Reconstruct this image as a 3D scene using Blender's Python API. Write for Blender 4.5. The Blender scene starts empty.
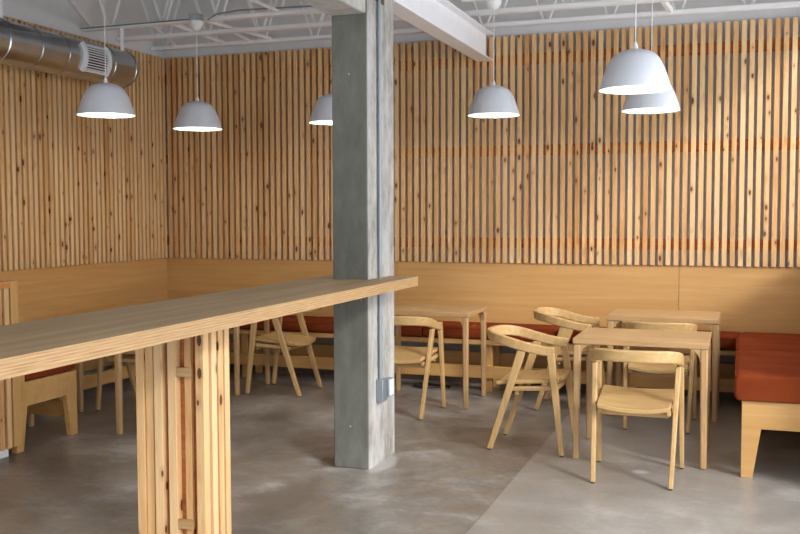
import bpy, bmesh, math, random
from mathutils import Vector, Matrix
random.seed(7)
PI = math.pi
C = bpy.context.scene.collection
sc = bpy.context.scene

# ------------------------------------------------------------------ helpers
def lin(r, g, b):
    f = lambda c: ((c/255+.055)/1.055)**2.4 if c/255 > .04045 else c/255/12.92
    return (f(r), f(g), f(b), 1)

class MB:
    """collects boxes, prisms, tubes and lofts in ONE mesh"""
    def __init__(s):
        s.bm = bmesh.new(); s.tl = s.bm.faces.layers.float.new('tone')
    def _t(s, faces, tone, mi=0):
        t = random.random() if tone is None else tone
        for f in faces: f[s.tl] = t; f.material_index = mi
    def hexa(s, v, tone=None):
        """v: 8 points, bottom ring 0-3 then top ring 4-7"""
        V = [s.bm.verts.new(p) for p in v]
        F = [s.bm.faces.new([V[i] for i in q]) for q in
             ((3,2,1,0),(4,5,6,7),(0,1,5,4),(1,2,6,5),(2,3,7,6),(3,0,4,7))]
        s._t(F, tone); return s
    def box(s, x0, x1, y0, y1, z0, z1, tone=None):
        return s.hexa([(x0,y0,z0),(x1,y0,z0),(x1,y1,z0),(x0,y1,z0),
                       (x0,y0,z1),(x1,y0,z1),(x1,y1,z1),(x0,y1,z1)], tone)
    def prism(s, pts, fn, a, b, tone=None, side_mat=0):
        """pts: 2D outline (ccw); fn(u, v, w) -> xyz ; extruded w from a to b"""
        A = [s.bm.verts.new(fn(u, v, a)) for u, v in pts]
        B = [s.bm.verts.new(fn(u, v, b)) for u, v in pts]
        n = len(pts)
        s._t([s.bm.faces.new(A[::-1]), s.bm.faces.new(B)], tone)
        s._t([s.bm.faces.new([A[i], A[(i+1) % n], B[(i+1) % n], B[i]]) for i in range(n)], tone, side_mat)
        return s
    def loft(s, rings, close=False, cap=True, tone=None):
        R = [[s.bm.verts.new(p) for p in r] for r in rings]
        n = len(R[0]); F = []
        m = len(R)
        for i in range(m if close else m-1):
            a, b = R[i], R[(i+1) % m]
            for j in range(n):
                F.append(s.bm.faces.new([a[j], a[(j+1) % n], b[(j+1) % n], b[j]]))
        if cap and not close:
            F.append(s.bm.faces.new(R[0][::-1])); F.append(s.bm.faces.new(R[-1]))
        s._t(F, tone); return s
    def tube(s, path, r, n=10, tone=None, close=False):
        P = [Vector(p) for p in path]; rings = []; m = len(P)
        up = None
        for i, p in enumerate(P):
            if close: d = P[(i+1) % m]-P[i-1]
            else: d = P[min(i+1, m-1)]-P[max(i-1, 0)]
            d.normalize()
            if up is None:
                up = Vector((0,0,1)) if abs(d.z) < .9 else Vector((1,0,0))
            x = up.cross(d).normalized(); up = d.cross(x).normalized()
            rr = r[i] if isinstance(r, (list, tuple)) else r
            rings.append([p+(x*math.cos(2*PI*k/n)+up*math.sin(2*PI*k/n))*rr for k in range(n)])
        return s.loft(rings, close=close, tone=tone)
    def lathe(s, prof, n=40, cap0=False, cap1=False, tone=None, fn=None):
        fn = fn or (lambda r, a, z: (r*math.cos(a), r*math.sin(a), z))
        R = [[s.bm.verts.new(fn(r, 2*PI*k/n, z)) for k in range(n)] for r, z in prof]
        F = []
        for a, b in zip(R, R[1:]):
            for j in range(n): F.append(s.bm.faces.new([a[j], a[(j+1) % n], b[(j+1) % n], b[j]]))
        if cap0: F.append(s.bm.faces.new(R[0][::-1]))
        if cap1: F.append(s.bm.faces.new(R[-1]))
        s._t(F, tone); return s
    def build(s, name, mat, parent=None, bevel=0, seg=2, smooth=False, loc=None, subsurf=0):
        bmesh.ops.recalc_face_normals(s.bm, faces=s.bm.faces)
        me = bpy.data.meshes.new(name); s.bm.to_mesh(me); s.bm.free()
        for m in (mat if isinstance(mat, (list, tuple)) else [mat]): me.materials.append(m)
        o = bpy.data.objects.new(name, me); C.objects.link(o)
        if parent: o.parent = parent
        if loc: o.location = loc
        if bevel:
            b = o.modifiers.new('bevel', 'BEVEL'); b.width = bevel; b.segments = seg
            b.limit_method = 'ANGLE'; b.angle_limit = math.radians(35)
        if subsurf:
            u = o.modifiers.new('sub', 'SUBSURF'); u.levels = u.render_levels = subsurf
        if smooth or subsurf or bevel:
            for p in me.polygons: p.use_smooth = True
            if not subsurf:
                try: me.set_sharp_from_angle(angle=math.radians(40))
                except Exception: pass
        return o

def tag(o, label, cat, group=None, kind=None):
    o['label'] = label; o['category'] = cat
    if group: o['group'] = group
    if kind: o['kind'] = kind
    return o
def thing(name, label, cat, loc=(0,0,0), rotz=0, group=None):
    o = bpy.data.objects.new(name, None); C.objects.link(o)
    o.location = loc; o.rotation_euler = (0,0,rotz); o.empty_display_size = .1
    return tag(o, label, cat, group)
def struct(o):
    o['kind'] = 'structure'; return o
def dup(root, loc, rotz, label):
    def rec(o, par):
        c = o.copy(); C.objects.link(c)
        if par: c.parent = par
        for ch in list(o.children): rec(ch, c)
        return c
    r = rec(root, None); r.location = loc; r.rotation_euler = (0,0,rotz); r['label'] = label
    return r

# ------------------------------------------------------------------ materials
class N:
    def __init__(s, name):
        s.m = bpy.data.materials.new(name); s.m.use_nodes = True
        s.t = s.m.node_tree; s.b = s.t.nodes['Principled BSDF']
    def n(s, typ, **k):
        x = s.t.nodes.new('ShaderNode'+typ)
        for a, v in k.items(): setattr(x, a, v)
        return x
    def l(s, a, b): s.t.links.new(a, b)
    def math(s, op, a, b=None):
        x = s.n('Math', operation=op)
        for i, v in enumerate((a, b)):
            if v is None: continue
            if isinstance(v, (int, float)): x.inputs[i].default_value = v
            else: s.l(v, x.inputs[i])
        return x.outputs[0]
    def mapped(s, scale, tone_shift=True):
        tc = s.n('TexCoord'); mp = s.n('Mapping')
        mp.inputs['Scale'].default_value = scale
        if tone_shift:
            at = s.n('Attribute', attribute_name='tone')
            mul = s.n('VectorMath', operation='MULTIPLY_ADD')
            s.l(at.outputs['Fac'], mul.inputs[0]); mul.inputs[1].default_value = (37, 53, 71)
            s.l(tc.outputs['Object'], mul.inputs[2]); s.l(mul.outputs[0], mp.inputs['Vector'])
        else: s.l(tc.outputs['Object'], mp.inputs['Vector'])
        return mp.outputs[0]
    def noise(s, vec, scale=1, detail=4, rough=.5, dist=0):
        x = s.n('TexNoise'); s.l(vec, x.inputs['Vector'])
        x.inputs['Scale'].default_value = scale; x.inputs['Detail'].default_value = detail
        x.inputs['Roughness'].default_value = rough; x.inputs['Distortion'].default_value = dist
        return x.outputs['Fac']
    def ramp(s, fac, stops, interp='LINEAR'):
        x = s.n('ValToRGB'); s.l(fac, x.inputs[0]); e = x.color_ramp; e.interpolation = interp
        while len(e.elements) < len(stops): e.elements.new(.5)
        for el, (p, c) in zip(e.elements, stops): el.position = p; el.color = c
        return x.outputs[0]
    def mix(s, fac, a, b, blend='MIX'):
        x = s.n('Mix', data_type='RGBA', blend_type=blend)
        for i, v in ((0, fac), (6, a), (7, b)):
            if isinstance(v, (int, float, tuple)): x.inputs[i].default_value = v
            else: s.l(v, x.inputs[i])
        return x.outputs[2]
    def bump(s, h, strength=.2, dist=.002):
        x = s.n('Bump'); x.inputs['Strength'].default_value = strength; x.inputs['Distance'].default_value = dist
        s.l(h, x.inputs['Height']); s.l(x.outputs[0], s.b.inputs['Normal'])
    def done(s, col, rough, metal=0, spec=.5):
        if isinstance(col, tuple): s.b.inputs['Base Color'].default_value = col
        else: s.l(col, s.b.inputs['Base Color'])
        if isinstance(rough, (int, float)): s.b.inputs['Roughness'].default_value = rough
        else: s.l(rough, s.b.inputs['Roughness'])
        s.b.inputs['Metallic'].default_value = metal
        s.b.inputs['Specular IOR Level'].default_value = spec
        return s.m

def plain(name, col, rough=.5, metal=0, spec=.5):
    m = N(name)
    v = m.noise(m.mapped((1,1,1)), 9, 3)
    c = m.mix(v, tuple(x*.94 for x in col[:3])+(1,), tuple(min(1, x*1.05) for x in col[:3])+(1,))
    return m.done(c, rough, metal, spec)

def wood(name, dark, mid, light, axis='z', knots=0, rough=.45, grain=1., tonevar=.5, contrast=1., spec=.35, knot_dir=None):
    """a grain that runs along one axis; each piece has its own tone and its own offset"""
    m = N(name)
    k = {'x': (1.3, 34, 34), 'y': (34, 1.3, 34), 'z': (34, 34, 1.3)}[axis]
    vec = m.mapped(tuple(q*grain for q in k))
    fine = m.noise(vec, 1.6, 5, .6, .4)
    k2 = {'x': (.5, 7, 7), 'y': (7, .5, 7), 'z': (7, 7, .5)}[axis]
    broad = m.noise(m.mapped(tuple(q*grain for q in k2)), 1.5, 3, .5, 1.2)
    wv = m.n('Math', operation='SINE'); m.l(m.math('MULTIPLY', broad, 55), wv.inputs[0])
    rings = m.math('MULTIPLY_ADD', wv.outputs[0], .10*contrast)
    f = m.math('ADD', m.math('MULTIPLY', fine, .55), m.math('MULTIPLY', broad, .45))
    f = m.math('ADD', f, m.math('MULTIPLY', wv.outputs[0], .045*contrast))
    at = m.n('Attribute', attribute_name='tone')
    f = m.math('ADD', f, m.math('MULTIPLY', m.math('SUBTRACT', at.outputs['Fac'], .5), tonevar))
    col = m.ramp(f, [(.22, dark), (.5, mid), (.78, light)])
    if knots:
        kk = {'x': (7.5, 17, 17), 'y': (17, 7.5, 17), 'z': (17, 17, 7.5)}[axis]
        v2 = m.mapped(kk)
        vo = m.n('TexVoronoi'); m.l(v2, vo.inputs['Vector']); vo.inputs['Scale'].default_value = 1
        sep = m.n('SeparateColor'); m.l(vo.outputs['Color'], sep.inputs[0])
        pick = m.math('GREATER_THAN', sep.outputs[0], 1-knots)
        size = m.math('MULTIPLY_ADD', sep.outputs[1], .13); size.node.inputs[2].default_value = .075
        halo = m.math('SUBTRACT', 1, m.math('MINIMUM', 1, m.math('DIVIDE', vo.outputs['Distance'], m.math('MULTIPLY', size, 2.6))))
        core = m.math('LESS_THAN', vo.outputs['Distance'], size)
        col = m.mix(m.math('MULTIPLY', m.math('MULTIPLY', halo, pick), .55), col, lin(150, 82, 34))
        col = m.mix(m.math('MULTIPLY', m.math('MULTIPLY', core, pick), .86), col, lin(58, 24, 10))
    m.bump(fine, .12, .001)
    return m.done(col, rough, 0, spec)

M = {}
pineargs = (lin(190,136,78), lin(218,176,124), lin(230,198,152))
M['pine'] = wood('pine_slat', *pineargs, axis='z', knots=.6, rough=.55, tonevar=.28, contrast=.7)
M['pine_x'] = wood('pine_batten', lin(160,92,44), lin(196,126,66), lin(214,152,92), axis='x', knots=.1, rough=.6)
M['pine_y'] = wood('pine_batten_long', lin(160,92,44), lin(196,126,66), lin(214,152,92), axis='y', knots=.1, rough=.6)
ply = (lin(182,135,77), lin(196,151,93), lin(208,166,109))
M['ply_x'] = wood('birch_plywood', *ply, axis='x', rough=.34, tonevar=.10, grain=.5, contrast=.6)
M['ply_y'] = wood('birch_plywood_side', *ply, axis='y', rough=.34, tonevar=.10, grain=.5, contrast=.6)
M['ply_z'] = wood('birch_plywood_upright', *ply, axis='z', rough=.35, tonevar=.1, grain=.8)
ash = (lin(168,131,80), lin(191,155,103), lin(208,175,126))
M['ash_x'] = wood('ash_wood', *ash, axis='x', rough=.4, tonevar=.2, grain=.9)
M['ash_y'] = wood('ash_wood_deep', *ash, axis='y', rough=.4, tonevar=.2, grain=.9)
M['ash_z'] = wood('ash_wood_upright', *ash, axis='z', rough=.4, tonevar=.2, grain=.9)
oak = (lin(158,122,80), lin(181,145,101), lin(197,164,122))
M['oak_x'] = wood('oak_wood', *oak, axis='x', rough=.45, tonevar=.15, grain=1.1)
M['oak_z'] = wood('oak_wood_upright', *oak, axis='z', rough=.45, tonevar=.15, grain=1.1)
M['top'] = wood('weathered_counter_face', lin(134,111,82), lin(164,139,106), lin(186,163,130), axis='y', rough=.6, tonevar=0, grain=.30, contrast=.8, spec=.25)

def ply_edge():
    m = N('layered_plywood_edge')
    vec = m.mapped((1,1,1), False)
    sp = m.n('SeparateXYZ'); m.l(vec, sp.inputs[0])
    wob = m.noise(m.mapped((3,3,60), False), 1, 3)
    z = m.math('ADD', m.math('MULTIPLY', sp.outputs[2], 620), m.math('MULTIPLY', wob, 2.2))
    s = m.math('SINE', z)
    grain = m.noise(m.mapped((5,5,230), False), 1.3, 4, .6)
    f = m.math('ADD', m.math('MULTIPLY_ADD', s, .17), m.math('MULTIPLY', grain, .62))
    f.node.inputs[1].default_value = .5
    f2 = m.math('ADD', m.math('MULTIPLY', s, .10), grain)
    col = m.ramp(f2, [(.22, lin(140,102,62)), (.5, lin(174,138,94)), (.78, lin(194,162,120))])
    m.bump(grain, .25, .002)
    return m.done(col, .6)
M['edge'] = ply_edge()

def concrete_floor():
    m = N('polished_concrete')
    v = m.mapped((1,1,1), False)
    a = m.noise(v, .8, 7, .62, .8)
    b = m.noise(v, 2.2, 8, .62, .9)
    c = m.noise(v, 24, 5, .65)
    f = m.math('ADD', m.math('MULTIPLY', a, .5), m.math('ADD', m.math('MULTIPLY', b, .38), m.math('MULTIPLY', c, .12)))
    col = m.ramp(f, [(.37, lin(88,82,75)), (.45, lin(118,112,104)), (.53, lin(143,138,131)), (.61, lin(176,174,171))])
    # tea-coloured blotches left by curing, with soft tide lines
    st = m.noise(m.mapped((1,1.5,1), False), 1.15, 6, .6, 1.9)
    col = m.mix(m.ramp(st, [(.47, (0,0,0,1)), (.64, (.5,.5,.5,1))]), col, lin(132,116,98))
    tl = m.math('ABSOLUTE', m.math('SUBTRACT', m.noise(v, 1.0, 5, .55, 2.4), .5))
    col = m.mix(m.ramp(tl, [(.0, (.22,.22,.22,1)), (.03, (0,0,0,1))]), col, lin(112,98,84))
    # scattered pale scuffs
    sc_ = m.noise(m.mapped((1.2,2.2,1), False), 2.6, 8, .75, .5)
    col = m.mix(m.ramp(sc_, [(.58, (0,0,0,1)), (.76, (.55,.55,.55,1))]), col, lin(200,200,200))
    # the pour right of the joint is paler and greyer
    sp = m.n('SeparateXYZ'); m.l(v, sp.inputs[0])
    wig = m.math('ADD', sp.outputs[0], m.math('MULTIPLY', m.noise(v, 3, 3), .01))
    right = m.math('GREATER_THAN', wig, 4.155)
    col = m.mix(m.math('MULTIPLY', right, .32), col, lin(190,186,180))
    for x0 in (4.155, 1.17):
        d = m.math('ABSOLUTE', m.math('SUBTRACT', wig, x0))
        col = m.mix(m.math('MULTIPLY', m.math('LESS_THAN', d, .004), .40), col, lin(84,76,68))
    # damp-looking stain and lime dust at the foot of the column, then other patches
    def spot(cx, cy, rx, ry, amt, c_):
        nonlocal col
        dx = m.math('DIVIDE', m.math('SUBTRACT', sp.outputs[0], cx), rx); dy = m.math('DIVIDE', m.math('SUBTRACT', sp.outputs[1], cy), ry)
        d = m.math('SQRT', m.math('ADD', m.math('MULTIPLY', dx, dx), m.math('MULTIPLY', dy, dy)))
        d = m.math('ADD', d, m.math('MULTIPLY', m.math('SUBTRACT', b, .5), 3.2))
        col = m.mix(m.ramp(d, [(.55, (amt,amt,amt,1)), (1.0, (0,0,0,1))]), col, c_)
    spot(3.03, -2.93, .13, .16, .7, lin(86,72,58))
    spot(3.345, -2.86, .075, .26, .42, lin(214,214,214))
    spot(4.82, -2.52, .05, .04, .5, lin(214,214,214))
    spot(3.55, -1.95, .55, .25, .35, lin(100,88,76))
    spot(3.1, -3.75, .22, .55, .40, lin(96,90,86))  # darker long patch reaching from the column towards the camera
    rgh = m.math('MULTIPLY_ADD', b, .30); rgh.node.inputs[2].default_value = .20
    m.bump(c, .06, .001)
    return m.done(col, rgh, 0, .5)
M['floor'] = concrete_floor()

def cast_concrete(name, cols):
    m = N(name)
    v = m.mapped((1,1,.45), False)
    a = m.noise(v, 2.2, 6, .6, .5); b = m.noise(v, 14, 5, .7); c = m.noise(m.mapped((9,9,3.5), False), 1.6, 5, .65)
    f = m.math('ADD', m.math('MULTIPLY', a, .5), m.math('ADD', m.math('MULTIPLY', b, .25), m.math('MULTIPLY', c, .25)))
    col = m.ramp(f, cols)
    pit = m.n('TexVoronoi'); m.l(m.mapped((1,1,1), False), pit.inputs['Vector']); pit.inputs['Scale'].default_value = 14
    sep = m.n('SeparateColor'); m.l(pit.outputs['Color'], sep.inputs[0])
    pk = m.math('MULTIPLY', m.math('LESS_THAN', pit.outputs['Distance'], .09), m.math('GREATER_THAN', sep.outputs[0], .8))
    col = m.mix(m.math('MULTIPLY', pk, .5), col, lin(215,215,212))
    m.bump(m.math('ADD', a, b), .25, .006)
    return m.done(col, .75, 0, .3)
M['concrete'] = cast_concrete('cast_concrete', [(.34, lin(92,93,85)), (.5, lin(110,111,103)), (.66, lin(131,131,123))])
M['limewash'] = cast_concrete('limewashed_concrete', [(.36, lin(118,112,102)), (.45, lin(156,152,145)), (.52, lin(182,179,174)), (.64, lin(202,200,196))])

def fabric():
    m = N('rust_upholstery')
    v = m.mapped((1,1,1), False)
    w = m.noise(v, 420, 2); b = m.noise(v, 5, 4)
    col = m.ramp(b, [(.3, lin(118,52,27)), (.7, lin(132,62,33))])
    m.bump(w, .25, .001)
    x = m.done(col, 1.0, 0, .03)
    m.b.inputs['Sheen Weight'].default_value = 0
    return x
M['fabric'] = fabric()

def galv():
    m = N('galvanised_steel')
    v = m.mapped((1,1,1), False)
    n = m.noise(v, 6, 3)
    col = m.ramp(n, [(.3, lin(188,196,202)), (.7, lin(206,212,216))])
    return m.done(col, .27, 1)
M['galv'] = galv()
M['conduit'] = plain('zinc_conduit', lin(150,158,164), .5, .6)
M['white_steel'] = plain('white_painted_steel', lin(243,244,247), .45)
M['joist'] = plain('white_joist_paint', lin(246,246,246), .6)
M['deck'] = plain('painted_roof_deck', lin(136,134,134), .75)
M['white_wall'] = plain('white_wall_paint', lin(234,234,234), .75)
M['low_wall'] = plain('grey_lower_wall_paint', lin(160,156,150), .75)
M['grey_wall'] = plain('grey_wall_paint', lin(206,204,204), .75)
M['lamp'] = plain('pale_grey_lamp_enamel', lin(212,215,222), .55)
M['lamp_in'] = plain('white_lamp_enamel', lin(246,246,244), .6)
M['black'] = plain('black_rubber', lin(26,25,24), .6)
M['rust'] = plain('brown_steel_and_shade', lin(86,66,54), .6)  # steel plate on the column; also colours the shade strip under the bench
M['wplastic'] = plain('white_plastic', lin(236,236,238), .4)
M['cord'] = plain('white_cord', lin(228,228,228), .6)
def emit(name, col, s):
    m = N(name); m.b.inputs['Base Color'].default_value = (0.9,.9,.9,1)
    m.b.inputs['Emission Color'].default_value = col; m.b.inputs['Emission Strength'].default_value = s
    return m.m
M['bulb'] = emit('lit_bulb', (1,.95,.88,1), 14)
def glass():
    m = N('window_glass'); t = m.t
    tr = m.n('BsdfTransparent'); gl = m.n('BsdfGlossy'); gl.inputs['Roughness'].default_value = 0
    lw = m.n('Fresnel'); lw.inputs[0].default_value = 1.45
    mx = m.n('MixShader'); geo = m.n('NewGeometry'); front = m.math('SUBTRACT', 1, geo.outputs['Backfacing']); m.l(m.math('MULTIPLY', lw.outputs[0], front), mx.inputs[0]); m.l(tr.outputs[0], mx.inputs[1]); m.l(gl.outputs[0], mx.inputs[2])
    m.l(mx.outputs[0], t.nodes['Material Output'].inputs['Surface'])
    return m.m
M['glass'] = glass()

# ------------------------------------------------------------------ the setting
XR = 5.97          # right wall
YF = -9.7          # front wall
ZD = 3.82          # roof deck
ZS0, ZS1 = 1.067, 3.005   # slat screen bottom / top
def room_box(name, mat, *a): return struct(MB().box(*a, tone=.5).build(name, mat))
room_box('floor', M['floor'], -.3, XR+.3, YF-.3, .3, -.12, 0)

# roof deck: ribs run front to back
mb = MB(); pts = []
x = -.3
while x < XR+.3:
    pts += [(x, 0), (x+.10, 0), (x+.125, .045), (x+.165, .045)]; x += .19
pts = pts + [(x, 0)]
out = pts + [(x, .09), (-.3, .09)]
mb.prism(out, lambda u, v, w: (u, w, ZD+v), YF-.3, .3, tone=.5)
struct(mb.build('ceiling', M['deck']))

# back wall
wb = room_box('wall_back', M['white_wall'], -.3, XR+.3, .08, .3, 0, ZD)
mb = MB()
n = 0; xs = .0762
while xs < XR-.03:
    w = .019
    mb.box(xs-w, xs+w, -.040, -.002, ZS0, ZS1+random.uniform(-.004, .004)); xs += .06195
mb.build('slat_screen', M['pine'], wb, bevel=.002, seg=1)
for z in (1.24, 2.035, 2.81):
    MB().box(.0, XR-.005, -.002, .024, z-.045, z+.045).build('batten', M['pine_x'], wb)
MB().box(0, XR, .024, .081, 1.05, ZS1+.02, tone=.5).build('backing_board', M['grey_wall'], wb)
for a, b in ((.0, 2.430), (2.433, 4.870), (4.873, XR-.004)):
    MB().box(a, b, -.018, .0, .40, ZS0-.002).build('plywood_panel', M['ply_x'], wb, bevel=.0015, seg=1)
MB().box(0, XR, 0, .081, .0, ZS0-.004, tone=.5).build('lower_wall', M['low_wall'], wb)
struct(MB().box(0, XR-.02, -.014, -.0005, 0, .14, tone=.5).build('shade_strip_back', M['rust']))  # dark strip added to stand for the shade below the back bench

# left wall
wl = room_box('wall_left', M['white_wall'], -.3, -.08, YF-.3, .08, 0, ZD)
mb = MB(); y = -.0605
while y > -6.5:
    mb.box(.002, .040, y-.019, y+.019, ZS0, ZS1+random.uniform(-.004, .004)); y -= .0608
mb.build('slat_screen', M['pine'], wl, bevel=.002, seg=1)
for z in (1.24, 2.035, 2.81):
    MB().box(-.024, .002, -6.5, -.03, z-.045, z+.045).build('batten', M['pine_y'], wl)
MB().box(-.081, -.024, YF, 0, 1.05, ZS1+.02, tone=.5).build('backing_board', M['grey_wall'], wl)
MB().box(.0, .018, -2.44, -.018, .40, ZS0-.002).build('plywood_panel', M['ply_y'], wl, bevel=.0015, seg=1)
MB().box(.0, .018, -4.88, -2.443, .40, ZS0-.002).build('plywood_panel', M['ply_y'], wl, bevel=.0015, seg=1)
MB().box(-.081, 0, YF, 0, 0, ZS0-.004, tone=.5).build('lower_wall', M['low_wall'], wl)

# right wall: half wall with windows above beside the bench, then full-height glazing towards the camera
SILL, HEAD, YH = 1.22, 3.02, -2.75
wr = room_box('wall_right', M['white_wall'], XR, XR+.16, YH, .08, 0, SILL)
MB().box(XR, XR+.16, YF-.3, .08, HEAD, ZD, tone=.5).build('header', M['white_wall'], wr)
MB().box(XR, XR+.16, YF-.3, -9.2, 0, HEAD, tone=.5).build('pier', M['white_wall'], wr)
MB().box(XR-.012, XR, YH, -.02, .40, SILL-.15, tone=.5).build('plywood_panel', M['ply_y'], wr)
wins = [(YH, -.05, SILL), (-4.9, YH, .0), (-7.05, -4.9, .0), (-9.2, -7.05, .0)]
for i, (a, b, z0) in enumerate(wins):
    w = bpy.data.objects.new('window_%d' % (i+1), None); C.objects.link(w); struct(w); w.location = (XR+.08, (a+b)/2, z0)
    L = (b-a)/2; H = HEAD-z0
    mb = MB()
    for q in ((-.03,.03,-L,-L+.035,0,H),(-.03,.03,L-.035,L,0,H),(-.03,.03,-L+.035,L-.035,0,.05),(-.03,.03,-L+.035,L-.035,H-.035,H)):
        mb.box(*q, tone=.5)
    mb.build('window_frame', M['white_steel'], w)
    MB().box(-.003,.003,-L+.035,L-.035,.05,H-.035,tone=.5).build('pane', M['glass'], w)
# wall behind the camera
wf = room_box('wall_front', M['white_wall'], -.3, XR+.3, YF-.16, YF, 0, .35)
MB().box(-.3, XR+.3, YF-.16, YF, 3.2, ZD, tone=.5).build('header', M['white_wall'], wf)
xw = [1.2, 3.0, 4.8]
MB().box(-.3, 1.2, YF-.16, YF, .35, 3.2, tone=.5).build('pier', M['white_wall'], wf)
MB().box(4.8, XR+.3, YF-.16, YF, .35, 3.2, tone=.5).build('pier', M['white_wall'], wf)
for i, (a, b) in enumerate(zip(xw, xw[1:])):
    w = bpy.data.objects.new('window_%d' % (i+5), None); C.objects.link(w); struct(w); w.location = ((a+b)/2, YF-.08, .35)
    L = (b-a)/2; H = 2.85
    mb = MB()
    for q in ((-L,-L+.035,-.03,.03,0,H),(L-.035,L,-.03,.03,0,H),(-L+.035,L-.035,-.03,.03,0,.035),(-L+.035,L-.035,-.03,.03,H-.035,H)):
        mb.box(*q, tone=.5)
    mb.build('window_frame', M['white_steel'], w)
    MB().box(-L+.035,L-.035,-.003,.003,.035,H-.035,tone=.5).build('pane', M['glass'], w)

# ------------------------------------------------------------------ roof structure
ZC = 3.08
mb_id = 0
def joist(yc, name_label, x0, x1, node0, zc=ZC):
    j = thing('roof_joist', name_label, 'joist', (0, yc, zc), 0, 'open web roof joists')
    L = []
    mb = MB(); mb.box(x0, x1, -.032, -.006, 0, .032, tone=.5).box(x0, x1, .006, .032, 0, .032, tone=.5)
    mb.build('bottom_chord', M['joist'], j)
    mb = MB(); H = ZD-zc
    mb.box(x0, x1, -.04, -.006, H-.04, H-.002, tone=.5).box(x0, x1, .006, .04, H-.04, H-.002, tone=.5)
    mb.build('top_chord', M['joist'], j)
    mb = MB(); x = node0
    while x < x1-.1:
        a, b = (x-.022, 0, .02), (x-.265, 0, H-.02)
        if b[0] > x0: mb.tube([a, b], .0115, 8, .5)
        a, b = (x+.022, 0, .02), (x+.265, 0, H-.02)
        if b[0] < x1: mb.tube([a, b], .0115, 8, .5)
        x += .531
    mb.build('web', M['joist'], j, smooth=True)
    return j
joist(-.075, 'white open web joist right against the back wall', -.07, XR-.01, .06)
joist(-.615, 'second white open web joist from the back wall', -.07, XR-.01, .33)
joist(-1.13, 'third white open web joist from back wall, carrying the lamp boxes', -.07, 3.16, .22)
joist(-1.13, 'short white open web joist right of the steel beam', 3.345, XR-.01, 3.55)

joist(-2.56, 'fourth white open web joist from the back wall, above the front lamps', -.07, XR-.01, .3)
def bar(a, b, w, label, name='bridging_bar'):
    a = Vector(a); b = Vector(b); mid = (a+b)/2
    o = MB().tube([a-mid, b-mid], w*1.2, 6, .5).build(name, M['white_steel'], None, loc=mid)
    return tag(o, label, 'brace', 'bridging bars between the roof joists')
bar((.70,-1.09,3.14), (.73,-.10,3.105), .017, 'white bridging bar above the second lamp from the left')
bar((.98,-1.09,3.145), (1.22,-.10,3.115), .015, 'long white bridging bar right of the white lamp canopy')
bar((1.04,-.60,3.125), (.99,-.10,3.11), .013, 'short white bridging bar crossing beside the long one')
bar((.02,-1.13,3.115), (.80,-2.54,3.115), .016, 'white bridging bar over the vent of the round duct')
bar((1.79,-2.54,3.125), (1.83,-1.15,3.115), .014, 'white bridging bar in front of the third joist')
bar((4.74,-.60,3.13), (4.78,-.12,3.115), .024, 'thick white bridging bar behind the twin lamps')
bar((.52,-.92,3.125), (.20,-.10,3.115), .013, 'thin white bridging bar near the corner of the slatted walls')
# conduit along the third joist
mb = MB(); mb.tube([(-.05,-1.18,3.095), (1.1,-1.18,3.10), (1.16,-1.2,3.06)], .006, 8, .5)
tag(mb.build('ceiling_conduit', M['conduit'], smooth=True), 'thin grey conduit running along the third joist from the left wall', 'conduit')
mb = MB(); mb.tube([(1.24,-1.24,3.07),(1.32,-1.24,3.11),(1.5,-1.2,3.135),(2.2,-1.2,3.12),(3.08,-1.2,3.12)], .007, 8, .5)
tag(mb.build('ceiling_cable', M['conduit'], smooth=True), 'grey cable leaving the second lamp box towards the column', 'cable')

# steel beam from the column to the back wall
mb = MB()
pr = [(-.07,0),(.07,0),(.07,.013),(.006,.013),(.006,.222),(.07,.222),(.07,.235),(-.07,.235),(-.07,.222),(-.006,.222),(-.006,.013),(-.07,.013)]
mb.prism(pr, lambda u, v, w: (u, w, v), -1.30, 1.165, tone=.5)
tag(mb.build('steel_beam', M['white_steel'], None, bevel=.002, seg=1, loc=(3.255,-1.24,2.795)),
    'white painted steel beam from the concrete column to the slatted wall', 'beam')
# concrete column + concrete beam above it
CX0, CX1, CY0, CY1 = 3.093, 3.311, -2.99, -2.545
t = thing('concrete_column', 'square grey concrete column standing through the end of the bar', 'column', ((CX0+CX1)/2, (CY0+CY1)/2, 0))
hx, hy = (CX1-CX0)/2, (CY1-CY0)/2
MB().box(-hx, hx, -hy, hy, 0, 3.06, tone=.5).build('shaft', M['concrete'], t, bevel=.006)
MB().box(hx, hx+.003, -hy+.004, hy-.004, .0, 3.055, tone=.5).build('limewashed_face', M['limewash'], t)
MB().box(hx+.003, hx+.008, -.19, .05, 2.735, 3.02, tone=.5).build('steel_plate', M['rust'], t)
mb = MB().box(-hx, hx, 0, 5.9, 0, .42, tone=.5)
o = mb.build('concrete_beam', M['limewash'], None, bevel=.012, loc=(3.202, CY0-5.902, 2.635))
tag(o, 'concrete beam running forward from the top of the column', 'beam')
# conduit on the column
t = thing('column_conduit', 'grey metal conduit with two small boxes on the right face of the column', 'conduit', (CX1+.003, -2.835, .38))
MB().tube([(.016,0,.13),(.016,0,2.9)], .0115, 10, .5).build('pipe', M['conduit'], t, smooth=True)
for z in (.20, .36, .48, 1.67): MB().tube([(.016,0,z),(.016,0,z+.035)], .0145, 10, .5).build('coupling', M['conduit'], t, smooth=True)
b = MB().box(.001,.045,-.036,.036,0,.135,tone=.5).build('junction_box', M['conduit'], t, bevel=.004)
b2 = MB().box(.001,.040,.082,.160,.012,.118,tone=.5).build('socket_box', M['conduit'], t, bevel=.004)
MB().box(.040,.044,.088,.154,.018,.112,tone=.5).build('face_plate', M['wplastic'], b2)
MB().tube([(.018,.036,.06),(.018,.082,.06)], .010, 8, .5).build('nipple', M['conduit'], t)

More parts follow.
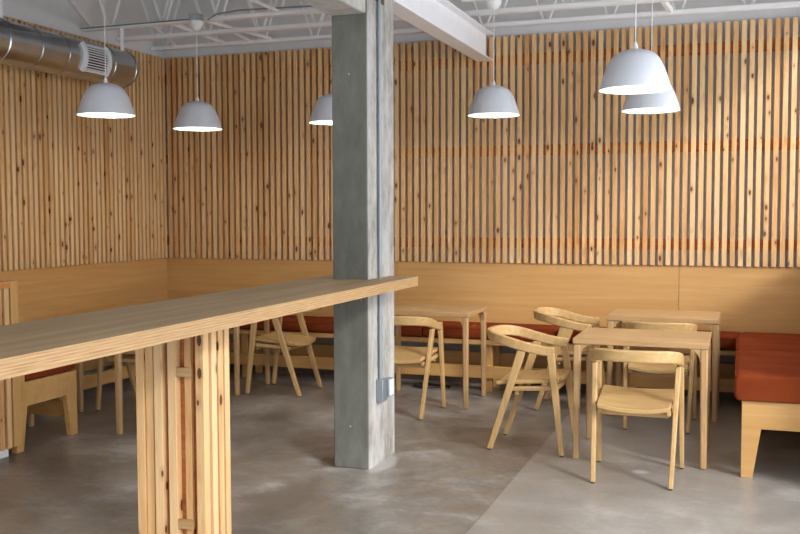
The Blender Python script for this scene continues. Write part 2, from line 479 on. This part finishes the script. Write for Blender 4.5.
# ------------------------------------------------------------------ bar counter
t = thing('bar_counter', 'long bar-height counter with thick plywood edge on slatted pillar', 'counter', (3.2, -4.85, 0))
ox, oy = 3.2, -4.85
x0, x1, ya, yb = 2.945-ox, 3.498-ox, -7.4-oy, -2.63-oy
nx0, nx1, ny = CX0-ox-.003, CX1-ox+.006, CY0-oy-.003
out = [(x0,ya),(x1,ya),(x1,yb),(nx1,yb),(nx1,ny),(nx0,ny),(nx0,yb),(x0,yb)]
mb = MB(); mb.prism(out, lambda u, v, w: (u, v, w), 1.060, 1.116, tone=.5, side_mat=1)
ct = mb.build('countertop', [M['top'], M['edge']], t)
# slatted pillar
px0, px1, py0, py1 = 2.99-ox, 3.318-ox, -4.80-oy, -4.585-oy
sp = MB().box(px0+.045, px1-.045, py0+.045, py1-.045, 0, 1.058, tone=.5).build('support_pillar', M['pine_x'], t)
mb = MB()
W = .019
for xc, dpt in ((.020,.002),(.061,.010),(.108,0),(.172,.003),(.305,0)):           # face towards the camera
    mb.box(px0+xc-W, px0+xc+W, py0+dpt, py0+.042, 0, 1.058)
mb.box(px0+.222, px0+.252, py0+.020, py0+.043, 0, 1.058)
for k, yc in enumerate((.078,.134,.190)):                                # right face
    mb.box(px1-.040, px1-.002*k, py0+yc-W, py0+yc+W, 0, 1.058)
for k, xc in enumerate((.02,.082,.144,.206,.268)):                       # far face
    mb.box(px0+xc-W, px0+xc+W, py1-.04, py1, 0, 1.058)
for k, yc in enumerate((.07,.13)):                                       # left face
    mb.box(px0, px0+.040, py0+yc-W, py0+yc+W, 0, 1.058)
mb.build('slat_cladding', M['pine'], sp, bevel=.0015, seg=1)
for z in (.838, .21):
    MB().box(px0+.192, px0+.262, py0+.004, py0+.019, z, z+.037).build('cross_block', M['oak_x'], sp)

# ------------------------------------------------------------------ slatted partition at the left edge
t = thing('slatted_partition', 'low slatted wood partition with capping rail at the left edge of the room', 'partition', (1.07, -3.36, 0))
MB().box(-.09, .012, -1.9, -.06, .0, .055, tone=.5).build('plinth', M['white_wall'], t)
MB().box(-.06, .005, -1.9, .0, .055, 1.045, tone=.5).build('core_panel', M['pine_y'], t)
mb = MB(); y = -.075
while y > -1.9: mb.box(.005, .043, y-.019, y+.019, .055, 1.045); y -= .0622
mb.build('slat_cladding', M['pine'], t, bevel=.0015, seg=1)
MB().box(-.07, .043, -.042, .022, .055, 1.088).build('end_post', M['ply_z'], t, bevel=.002)
MB().box(-.07, .045, -1.9, -.043, 1.046, 1.088).build('capping_rail', M['pine_y'], t, bevel=.002)

# ------------------------------------------------------------------ benches
ZP = .44
def seat_things(): pass
def bench(label, loc, rotz, length, depth, end=False, end_wid=None, legs=True, rail0=0., rear=True):
    """local: x along the bench, y=0 front edge, +y towards its back"""
    b = thing('banquette_bench', label, 'bench', loc, rotz, 'plywood banquette benches around the walls')
    MB().box(.0, length, 0, depth, ZP-.04, ZP).build('seat_board', M['ply_x'], b, bevel=.002)
    MB().box(rail0, length, .004, .034, .118, .222).build('front_rail', M['ply_x'], b, bevel=.002)
    if rear: MB().box(.05, length-.05, depth-.06, depth-.03, .16, .29).build('rear_rail', M['ply_x'], b)
    x = .55
    while legs and x < length-.3:
        MB().box(x-.03, x+.03, .036, .066, 0.0, ZP-.041).build('leg', M['ply_z'], b)
        MB().box(x-.03, x+.03, depth-.10, depth-.062, 0.0, ZP-.041).build('leg', M['ply_z'], b)
        x += 1.15
    return b
bk = bench('long plywood banquette bench under the back wall panels', (.52, -.42, 0), 0, 4.84, .39)
lf = bench('plywood banquette bench along the left wall', (.50, -2.70, 0), PI/2, 2.66, .46)
# (rotated +90: local x -> world y, local y -> world -x)
def end_frame_pts(w, up=0):
    """trapezoid-legged end frame outline, u across, v up"""
    p = [(0,0),(.063,0),(.105,.282),(w-.105,.282),(w-.063,0),(w,0)]
    p += [(w,ZP-.002),(.085 if up else 0,ZP-.002)]
    if up: p += [(.085,up),(0,up)]
    return p
rt = bench('plywood banquette bench along the right wall with splayed end frame', (XR-.02, -2.40, 0), PI/2, 1.87, .60, rail0=.0)
rt.location = (5.362, -2.40+1.87, 0); rt.rotation_euler = (0,0,-PI/2)   # front faces left
MB().prism(end_frame_pts(.59), lambda u, v, w: (1.872+w, u, v), 0, .045, tone=.4).build('end_frame', M['ply_y'], rt, bevel=.003)
ret = bench('short plywood banquette bench ending beside the slatted partition', (1.045, -2.77, 0), PI, .50, .50, legs=False, rail0=.05)
MB().prism([(.585-u, v) for u, v in end_frame_pts(.585, .86)][::-1], lambda u, v, w: (-.045+w, u, v), 0, .043, tone=.4).build('end_frame', M['ply_x'], ret, bevel=.003)

def cushion(label, loc, rotz, L, D, H, name='seat_cushion'):
    mb = MB()
    r = .035
    def sec(x, s=1.):
        P = []
        d0, d1, z0, z1 = 0+ (1-s)*.03, D-(1-s)*.03, (1-s)*.02, H-(1-s)*.03
        cr = r*.9
        for cxx, czz, a0 in ((d1-cr,z1-cr,0),(d0+cr,z1-cr,90),(d0+cr,z0+cr,180),(d1-cr,z0+cr,270)):
            for a in (0,30,60,90):
                t_ = math.radians(a0+a); P.append((x, cxx+cr*math.cos(t_), czz+cr*math.sin(t_)))
        out = []
        for (xx, yy, zz) in P:
            if zz > H*.6:
                crown = .008*math.sin(PI*min(1, max(0, x/L)))*math.sin(PI*min(1, max(0, yy/D)))
                zz += crown
            out.append((xx, yy, zz))
        return out
    rings = [sec(0, .55), sec(.004, .82), sec(.016, 1)]
    n = max(3, int(L/.25))
    for i in range(1, n): rings.append(sec(.022+(L-.044)*i/n, 1))
    rings += [sec(L-.016, 1), sec(L-.004, .82), sec(L, .55)]
    mb.loft(rings, tone=.5)
    o = mb.build(name, M['fabric'], None, smooth=True); o.location = loc; o.rotation_euler = (0,0,rotz)
    for p in o.data.polygons: p.use_smooth = True
    # raised welt along the top front edge
    mb = MB(); mb.tube([(.02,.006,H-.012),(L/2,.004,H-.012),(L-.02,.006,H-.012)], .005, 6, .5)
    mb.build('piping', M['fabric'], o, smooth=True)
    for xx in (.012, L-.012):
        MB().tube([(xx,.02,H-.010),(xx,D/2,H-.006),(xx,D-.02,H-.010)], .005, 6, .5).build('piping', M['fabric'], o, smooth=True)
    return tag(o, label, 'cushion', 'rust red bench cushions')
cx = [.52, 1.66, 2.80, 3.94, 5.36]
for (a, b), lb in zip(zip(cx, cx[1:]), (
        'rust red bench cushion in the back left corner, behind the left chair',
        'rust red bench cushion on the back bench left of the concrete column',
        'rust red bench cushion on the back bench right of the concrete column',
        'rust red bench cushion on the back bench behind the two right tables')):
    cushion(lb, (a+.003, -.435, ZP+.001), 0, b-a-.006, .412, .104)
for (a, b), lb in zip(((-2.475,-1.405),(-1.387,-.445)), (
        'rust red cushion on the near end of the right wall bench',
        'rust red cushion on the right wall bench, next to the back bench')):
    cushion(lb, (5.322, b, ZP+.001), -PI/2, b-a, .62, .148)
cushion('rust red cushion on the right end of the back bench in the corner', (5.366, -.435, ZP+.001), 0, XR-5.366-.01, .412, .104)
for (a, b), lb in zip(((-2.66,-1.36),(-1.355,-.03)), (
        'rust red cushion on the left wall bench beside the left tables, nearer the bar',
        'rust red cushion on the left wall bench nearer the back corner')):
    cushion(lb, (.515, a, ZP+.001), PI/2, b-a, .49, .108)
cushion('rust red cushion on the short bench beside the slatted partition', (1.085, -2.768, ZP+.001), PI, 1.06, .49, .125)

# ------------------------------------------------------------------ tables
def make_table(label):
    Wd, Dp, H = .785, .585, .742
    t = thing('cafe_table', label, 'table', (0,0,0), 0, 'small oak tables set in front of the benches')
    a, b = Wd/2, Dp/2
    MB().box(-a, a, -b, b, H-.035, H, tone=.5).build('table_top', M['oak_x'], t, bevel=.004)
    for sx in (-1, 1):
        for sy in (-1, 1):
            mb = MB(); z1 = H-.0355
            w0, w1 = .037, .045
            X, Y = sx*(a-.003), sy*(b-.003)
            def ring(w, z):
                q = [(X,Y),(X-sx*w,Y),(X-sx*w,Y-sy*w),(X,Y-sy*w)]
                return [(u, v, z) for u, v in (q if sx*sy > 0 else q[::-1])]
            mb.loft([ring(w0, .0), ring(w1, z1)], tone=random.random())
            o = mb.build('leg', M['oak_z'], t, bevel=.011, seg=3)
            # curved gusset under the top
            g = MB(); R = .074
            arc = [(w1-.002, 0)] + [(w1+R*(1-math.cos(k)), -R*(1-math.sin(k))) for k in [PI/2*j/6 for j in range(7)]][::-1]
            arc = [(w1-.004, 0), (w1+R, 0)] + [(w1+R*(1-math.sin(q)), -R*(1-math.cos(q))) for q in [PI/2*j/6 for j in range(1, 7)]] + [(w1-.004, -R)]
            g.prism(arc, lambda u, v, w: (X-sx*u, Y-sy*w, z1+v), .006, w1-.006, tone=.45)
            g.prism(arc, lambda u, v, w: (X-sx*w, Y-sy*u, z1+v), .006, w1-.006, tone=.45)
            g.build('corner_bracket', M['oak_x'], o)
    return t
T1 = make_table('oak table nearest the camera, at the right with the front chair')
T1.location = (4.785, -2.065, 0)
dup(T1, (3.012, -.868, 0), 0, 'oak table in front of the back bench just right of the concrete column')
dup(T1, (4.815, -.735, 0), 0, 'oak table against the back bench at the right, behind the nearest table')
dup(T1, (1.012, -2.435, 0), 0, 'oak table at the short bench, mostly hidden behind the slatted pillar')
dup(T1, (1.08, -.94, 0), 0, 'oak table in the back left corner beside the left chair')

# ------------------------------------------------------------------ chairs
def make_chair(label):
    c = thing('dining_chair', label, 'chair', (0,0,0), 0, 'ash armchairs with bent back rails')
    # bent back rail: arms sweep back and rise into the backrest
    hw, yc, yr = .252, -.045, .224
    plan = [(hw-.004, .186), (hw, .12), (hw, .05)]
    for k in range(0, 19):
        a = PI*k/18; e = .86
        ca, sa = math.cos(a), math.sin(a)
        plan.append((hw*math.copysign(abs(ca)**e, ca), yc-.01-yr*abs(sa)**e))
    plan += [(-hw, .05), (-hw, .12), (-hw+.004, .186)]
    rings = []; m = len(plan)
    for i, (x, y) in enumerate(plan):
        p0 = Vector(plan[max(i-1, 0)]); p1 = Vector(plan[min(i+1, m-1)])
        d = (p1-p0).normalized(); nrm = Vector((d.y, -d.x))          # outward
        if nrm.dot(Vector((x, y+.02))) < 0: nrm = -nrm
        f = min(1, max(0, (.178-y)/.46))                             # 0 front .. 1 rear
        s = f*f*(3-2*f)
        zt = .674+.082*s; ht = .058+.010*s; th = .034; tilt = .012*s
        o = Vector((x, y))
        ob = o; ot = o+nrm*tilt
        ib = o-nrm*th; it = o-nrm*(th-tilt)
        rings.append([(ob.x,ob.y,zt-ht),(ot.x,ot.y,zt),(it.x,it.y,zt),(ib.x,ib.y,zt-ht)])
    mb = MB(); mb.loft(rings, tone=.55); mb.build('back_rail', M['ash_x'], c, bevel=.009, seg=3)
    # legs
    for sx in (-1, 1):
        def leg(yt, xt, zt, yf, xf, wt, dt, wf, df, tone):
            mb = MB()
            def ring(x, y, z, w, d): return [(x-w/2,y-d/2,z),(x+w/2,y-d/2,z),(x+w/2,y+d/2,z),(x-w/2,y+d/2,z)]
            k = .006/zt
            mb.loft([ring(sx*(xf+(xt-xf)*k), yf+(yt-yf)*k, .006, wf, df), ring(sx*xt, yt, zt, wt, dt)], tone=tone)
            o = mb.build('leg', M['ash_z'], c, bevel=.006, seg=3)
            MB().tube([(sx*xf,yf,0),(sx*xf,yf,.007)], .012, 10, .5).build('foot_pad', M['black'], o)
        leg(.162, hw-.018, .640, .235, .240, .030, .050, .027, .032, .5)
        leg(-.020, hw-.022, .645, -.232, .208, .029, .056, .027, .035, .6)
        # side rail carrying the seat
        mb = MB(); mb.hexa([(sx*.186-.012,-.135,.378),(sx*.186+.012,-.135,.378),(sx*.200+.012,.192,.400),(sx*.200-.012,.192,.400),
                            (sx*.186-.012,-.135,.405),(sx*.186+.012,-.135,.405),(sx*.200+.012,.192,.430),(sx*.200-.012,.192,.430)], .5)
        mb.build('seat_rail', M['ash_y'], c, bevel=.004)
    # dished seat
    nu, nv = 10, 8
    mb = MB()
    def sp(u, v, top):
        w = .196+.018*v
        x = (u-.5)*2*w; y = -.195+.405*v - .012*(1-abs(2*u-1)**2)*(1-v)
        dish = -.020*(1-(2*u-1)**2)*(1-.55*v)
        z = .428+.036*v+dish
        return (x, y, z+(.013 if top else -.013))
    T = [[mb.bm.verts.new(sp(i/nu, j/nv, 1)) for i in range(nu+1)] for j in range(nv+1)]
    B = [[mb.bm.verts.new(sp(i/nu, j/nv, 0)) for i in range(nu+1)] for j in range(nv+1)]
    F = []
    for j in range(nv):
        for i in range(nu):
            F.append(mb.bm.faces.new([T[j][i],T[j][i+1],T[j+1][i+1],T[j+1][i]]))
            F.append(mb.bm.faces.new([B[j][i],B[j+1][i],B[j+1][i+1],B[j][i+1]]))
    rim = [(0,i) for i in range(nu)]+[(j,nu) for j in range(nv)]+[(nv,i) for i in range(nu,0,-1)]+[(j,0) for j in range(nv,0,-1)]
    for a, b in zip(rim, rim[1:]+rim[:1]):
        F.append(mb.bm.faces.new([T[a[0]][a[1]],B[a[0]][a[1]],B[b[0]][b[1]],T[b[0]][b[1]]]))
    mb._t(F, .45)
    mb.build('seat', M['ash_x'], c, bevel=.005, seg=2)
    MB().box(-.185, .185, -.075, -.050, .356, .384, tone=.5).build('cross_rail', M['ash_x'], c, bevel=.003)
    MB().box(-.195, .195, .150, .172, .372, .404, tone=.5).build('cross_rail', M['ash_x'], c, bevel=.003)
    return c
ch = make_chair('ash armchair nearest the camera, its back to us at the nearest table')
ch.location = (4.797, -2.60, 0)
dup(ch, (4.092, -2.075, 0), -PI/2-.01, 'ash armchair seen side-on at the left end of the nearest table')
dup(ch, (4.122, -.78, 0), -PI/2+.015, 'ash armchair at the left end of the rear right table, by the back bench')
dup(ch, (4.812, -1.20, 0), .02, 'ash armchair between the two right tables, facing the back wall')
dup(ch, (2.968, -1.375, 0), 0, 'ash armchair half hidden by the concrete column')
dup(ch, (1.732, -.885, 0), PI/2, 'ash armchair under the bar, side-on left of the concrete column')
dup(ch, (.98, -1.855, 0), PI, 'ash armchair mostly hidden behind the slatted pillar of the bar')

# ------------------------------------------------------------------ pendant lamps
def make_lamp(label):
    l = thing('pendant_lamp', label, 'lamp', (0,0,0), 0, 'pale grey bowl pendant lamps')
    nr = [(0,1),(.06,.985),(.19,.945),(.35,.885),(.5,.822),(.65,.748),(.78,.66),(.87,.56),(.94,.41),(.98,.24),(1,.08)]
    RL, HL = .195, .224
    prof = [(RL*q, HL*h) for h, q in nr]
    mb = MB(); mb.lathe(prof, 48, cap1=True, tone=.5)
    s = mb.build('lamp_shade', M['lamp'], l, smooth=True)
    inn = [(RL-.0003, 0)]+[(RL*q-.003, HL*h-.004) for h, q in nr[1:-2]]
    mb = MB(); mb.lathe(inn, 48, cap1=True, tone=.5); mb.build('shade_lining', M['lamp_in'], s, smooth=True)
    mb = MB(); mb.lathe([(.012,.215),(.022,.19),(.022,.16),(.03,.145),(.046,.12),(.05,.10),(.044,.078),(.026,.062),(.008,.057)], 24, cap0=True, cap1=True, tone=.5)
    mb.build('bulb', M['bulb'], l, smooth=True)
    mb = MB(); mb.lathe([(.016,.221),(.014,.242),(.006,.262)], 16, cap0=True, cap1=True, tone=.5); mb.build('cord_grip', M['wplastic'], l, smooth=True)
    MB().tube([(0,0,.255),(0,0,.80)], .0032, 8, .5).build('cord', M['cord'], l)
    mb = MB(); mb.lathe([(.012,.785),(.035,.80),(.052,.825),(.056,.85),(.056,.862)], 24, cap0=True, cap1=True, tone=.5)
    mb.build('canopy', M['wplastic'], l, smooth=True)
    mb = MB(); mb.lathe([(.056,.862),(.06,.865),(.06,.905),(.056,.91)], 8, cap0=True, cap1=True, tone=.5)
    mb.build('ceiling_box', M['galv'], l)
    return l
L0 = make_lamp('pendant lamp in front of the round duct, leftmost of the six')
lamps = [(1.165,-2.49,2.184), (1.19,-1.335,2.182), (2.375,-1.30,2.196), (3.567,-1.03,2.234), (4.773,-2.635,2.18), (4.743,-1.28,2.20)]
L0.location = lamps[0]
for p, lb in zip(lamps[1:], ('pendant lamp hanging alone just right of the corner of the slatted walls',
        'pendant lamp half hidden by the left side of the concrete column',
        'pendant lamp hanging just below the end of the white steel beam',
        'nearer and larger of the two overlapping pendant lamps at the right',
        'farther pendant lamp of the overlapping pair, partly behind the nearer one')):
    dup(L0, p, 0, lb)
for p in lamps:
    d = bpy.data.lights.new('lamp_light', 'POINT'); d.energy = 4; d.color = (1,.93,.84); d.shadow_soft_size = .05
    o = bpy.data.objects.new('lamp_light', d); C.objects.link(o); o.location = (p[0], p[1], p[2]+.035)
# ------------------------------------------------------------------ round duct
DX, DZ, DR = .285, 2.745, .158
t = thing('air_duct', 'round galvanised air duct along the top of the left slatted wall', 'duct', (DX, -1.06, DZ))
fn = lambda r, a, z: (r*math.cos(a), z, r*math.sin(a))
mb = MB(); mb.lathe([(DR, 0), (DR, -4.6)], 48, cap0=True, cap1=True, tone=.5, fn=fn)
mb.build('pipe', M['galv'], t, smooth=True)
for y, w, e in ((-.012,.020,.006),(-.30,.020,.005),(-.88,.006,.003),(-1.18,.012,.005),(-1.50,.045,.008),(-2.4,.012,.004)):
    mb = MB(); mb.lathe([(DR-.002,y+w/2+.006),(DR+e,y+w/2),(DR+e,y-w/2),(DR-.002,y-w/2-.006)], 48, tone=.5, fn=fn)
    mb.build('joint_band', M['galv'], t, smooth=True)
# grille on the duct
g = MB(); ang0, ang1 = math.radians(-42), math.radians(38)
def onr(a, r, y): return (r*math.cos(a), y, r*math.sin(a))
def patch(mb, a0, a1, y0, y1, r0, r1, n=8):
    rings = []
    for i in range(n+1):
        a = a0+(a1-a0)*i/n
        rings.append([onr(a,r0,y0), onr(a,r1,y0), onr(a,r1,y1), onr(a,r0,y1)])
    mb.loft(rings, tone=.5)
y0, y1 = -.725, -.395
mb = MB()
patch(mb, ang0, ang1, y0, y0+.03, DR-.01, DR+.026); patch(mb, ang0, ang1, y1-.03, y1, DR-.01, DR+.026)
patch(mb, ang0, ang0+.1, y0+.035, y1-.035, DR-.01, DR+.014, 3); patch(mb, ang1-.1, ang1, y0+.035, y1-.035, DR-.01, DR+.014, 3)
gr = mb.build('vent_grille', M['wplastic'], t)
mb = MB(); patch(mb, ang0+.1, ang1-.1, y0+.035, y1-.035, DR, DR+.004); mb.build('grille_back', M['black'], gr)
mb = MB()
for i in range(10):
    a = ang0+.16+(ang1-ang0-.30)*i/9
    patch(mb, a-.024, a+.024, y0+.025, y1-.025, DR+.008, DR+.015, 2)
mb.build('louvre', M['wplastic'], gr)
for y, zt in ((-.07, .335), (-1.50, .335)):
    MB().box(.045, .052, y-.02, y+.02, DR-.012, zt, tone=.5).build('hanger_strap', M['white_steel'], t)

# ------------------------------------------------------------------ cable under the bench
pts = []
for k in range(34):
    a = k*.33
    pts.append((.15*math.cos(a)*(1+.12*math.sin(k*1.3)), .085*math.sin(a)*(1-.3*math.sin(k*.9)), .008+.0004*k+.004*math.sin(k*.7)**2))
o = MB().tube(pts, .006, 6, .5).build('power_cable', M['black'], None, smooth=True)
o.location = (2.86, -.36, 0)
tag(o, 'loose black cable coiled on the floor under the back bench', 'cable')

# ------------------------------------------------------------------ light
w = bpy.data.worlds.new('overcast_sky'); sc.world = w; w.use_nodes = True
bg = w.node_tree.nodes['Background']; bg.inputs[0].default_value = (.91,.96,1.02,1); bg.inputs[1].default_value = 2.95
sd = bpy.data.lights.new('hazy_sun', 'SUN'); sd.energy = 2.5; sd.angle = math.radians(12); sd.color = (1,.98,.95)
so = bpy.data.objects.new('hazy_sun', sd); C.objects.link(so)
dirv = Vector((-1, .75, -.71))
so.rotation_euler = dirv.to_track_quat('-Z', 'Y').to_euler(); so.location = (9, -5, 6)
for i, (a, b, z0) in enumerate(wins):
    d = bpy.data.lights.new('window_portal', 'AREA'); d.shape = 'RECTANGLE'; d.size = HEAD-z0; d.size_y = b-a
    d.cycles.is_portal = True
    o = bpy.data.objects.new('window_portal', d); C.objects.link(o)
    o.matrix_world = Matrix.Translation((XR+.17, (a+b)/2, (z0+HEAD)/2)) @ Matrix.Rotation(PI/2, 4, 'Y')

d = bpy.data.lights.new('window_portal', 'AREA'); d.shape = 'RECTANGLE'; d.size = xw[-1]-xw[0]; d.size_y = 2.85
d.cycles.is_portal = True
o = bpy.data.objects.new('window_portal', d); C.objects.link(o)
o.matrix_world = Matrix.Translation(((xw[0]+xw[-1])/2, YF-.17, 1.775)) @ Matrix.Rotation(PI/2, 4, 'X')

# ------------------------------------------------------------------ camera
cx_, cy_, f_, yaw, pit, rol = 5.33953141, -8.13431935, 957.636547, .341602154, .0562574957, -.00258936289
F = Vector((-math.sin(yaw)*math.cos(pit), math.cos(yaw)*math.cos(pit), -math.sin(pit)))
R = Vector((math.cos(yaw), math.sin(yaw), 0)); U = R.cross(F)
R2 = R*math.cos(rol)+U*math.sin(rol); U2 = -R*math.sin(rol)+U*math.cos(rol)
cd = bpy.data.cameras.new('camera'); co = bpy.data.objects.new('camera', cd); C.objects.link(co)
cd.sensor_width = 36; cd.lens = f_*36/800; cd.clip_start = .05
mw = Matrix((R2, U2, -F)).transposed().to_4x4(); mw.translation = (cx_, cy_, 1.5)
co.matrix_world = mw
sc.camera = co
vs = sc.view_settings
sc.display_settings.display_device = 'sRGB'
vs.view_transform = 'Standard'; vs.look = 'None'; vs.gamma = 1; vs.use_curve_mapping = False; vs.exposure = .12
sc.cycles.max_bounces = 10; sc.cycles.diffuse_bounces = 6; sc.cycles.glossy_bounces = 3
sc.cycles.sample_clamp_indirect = 6
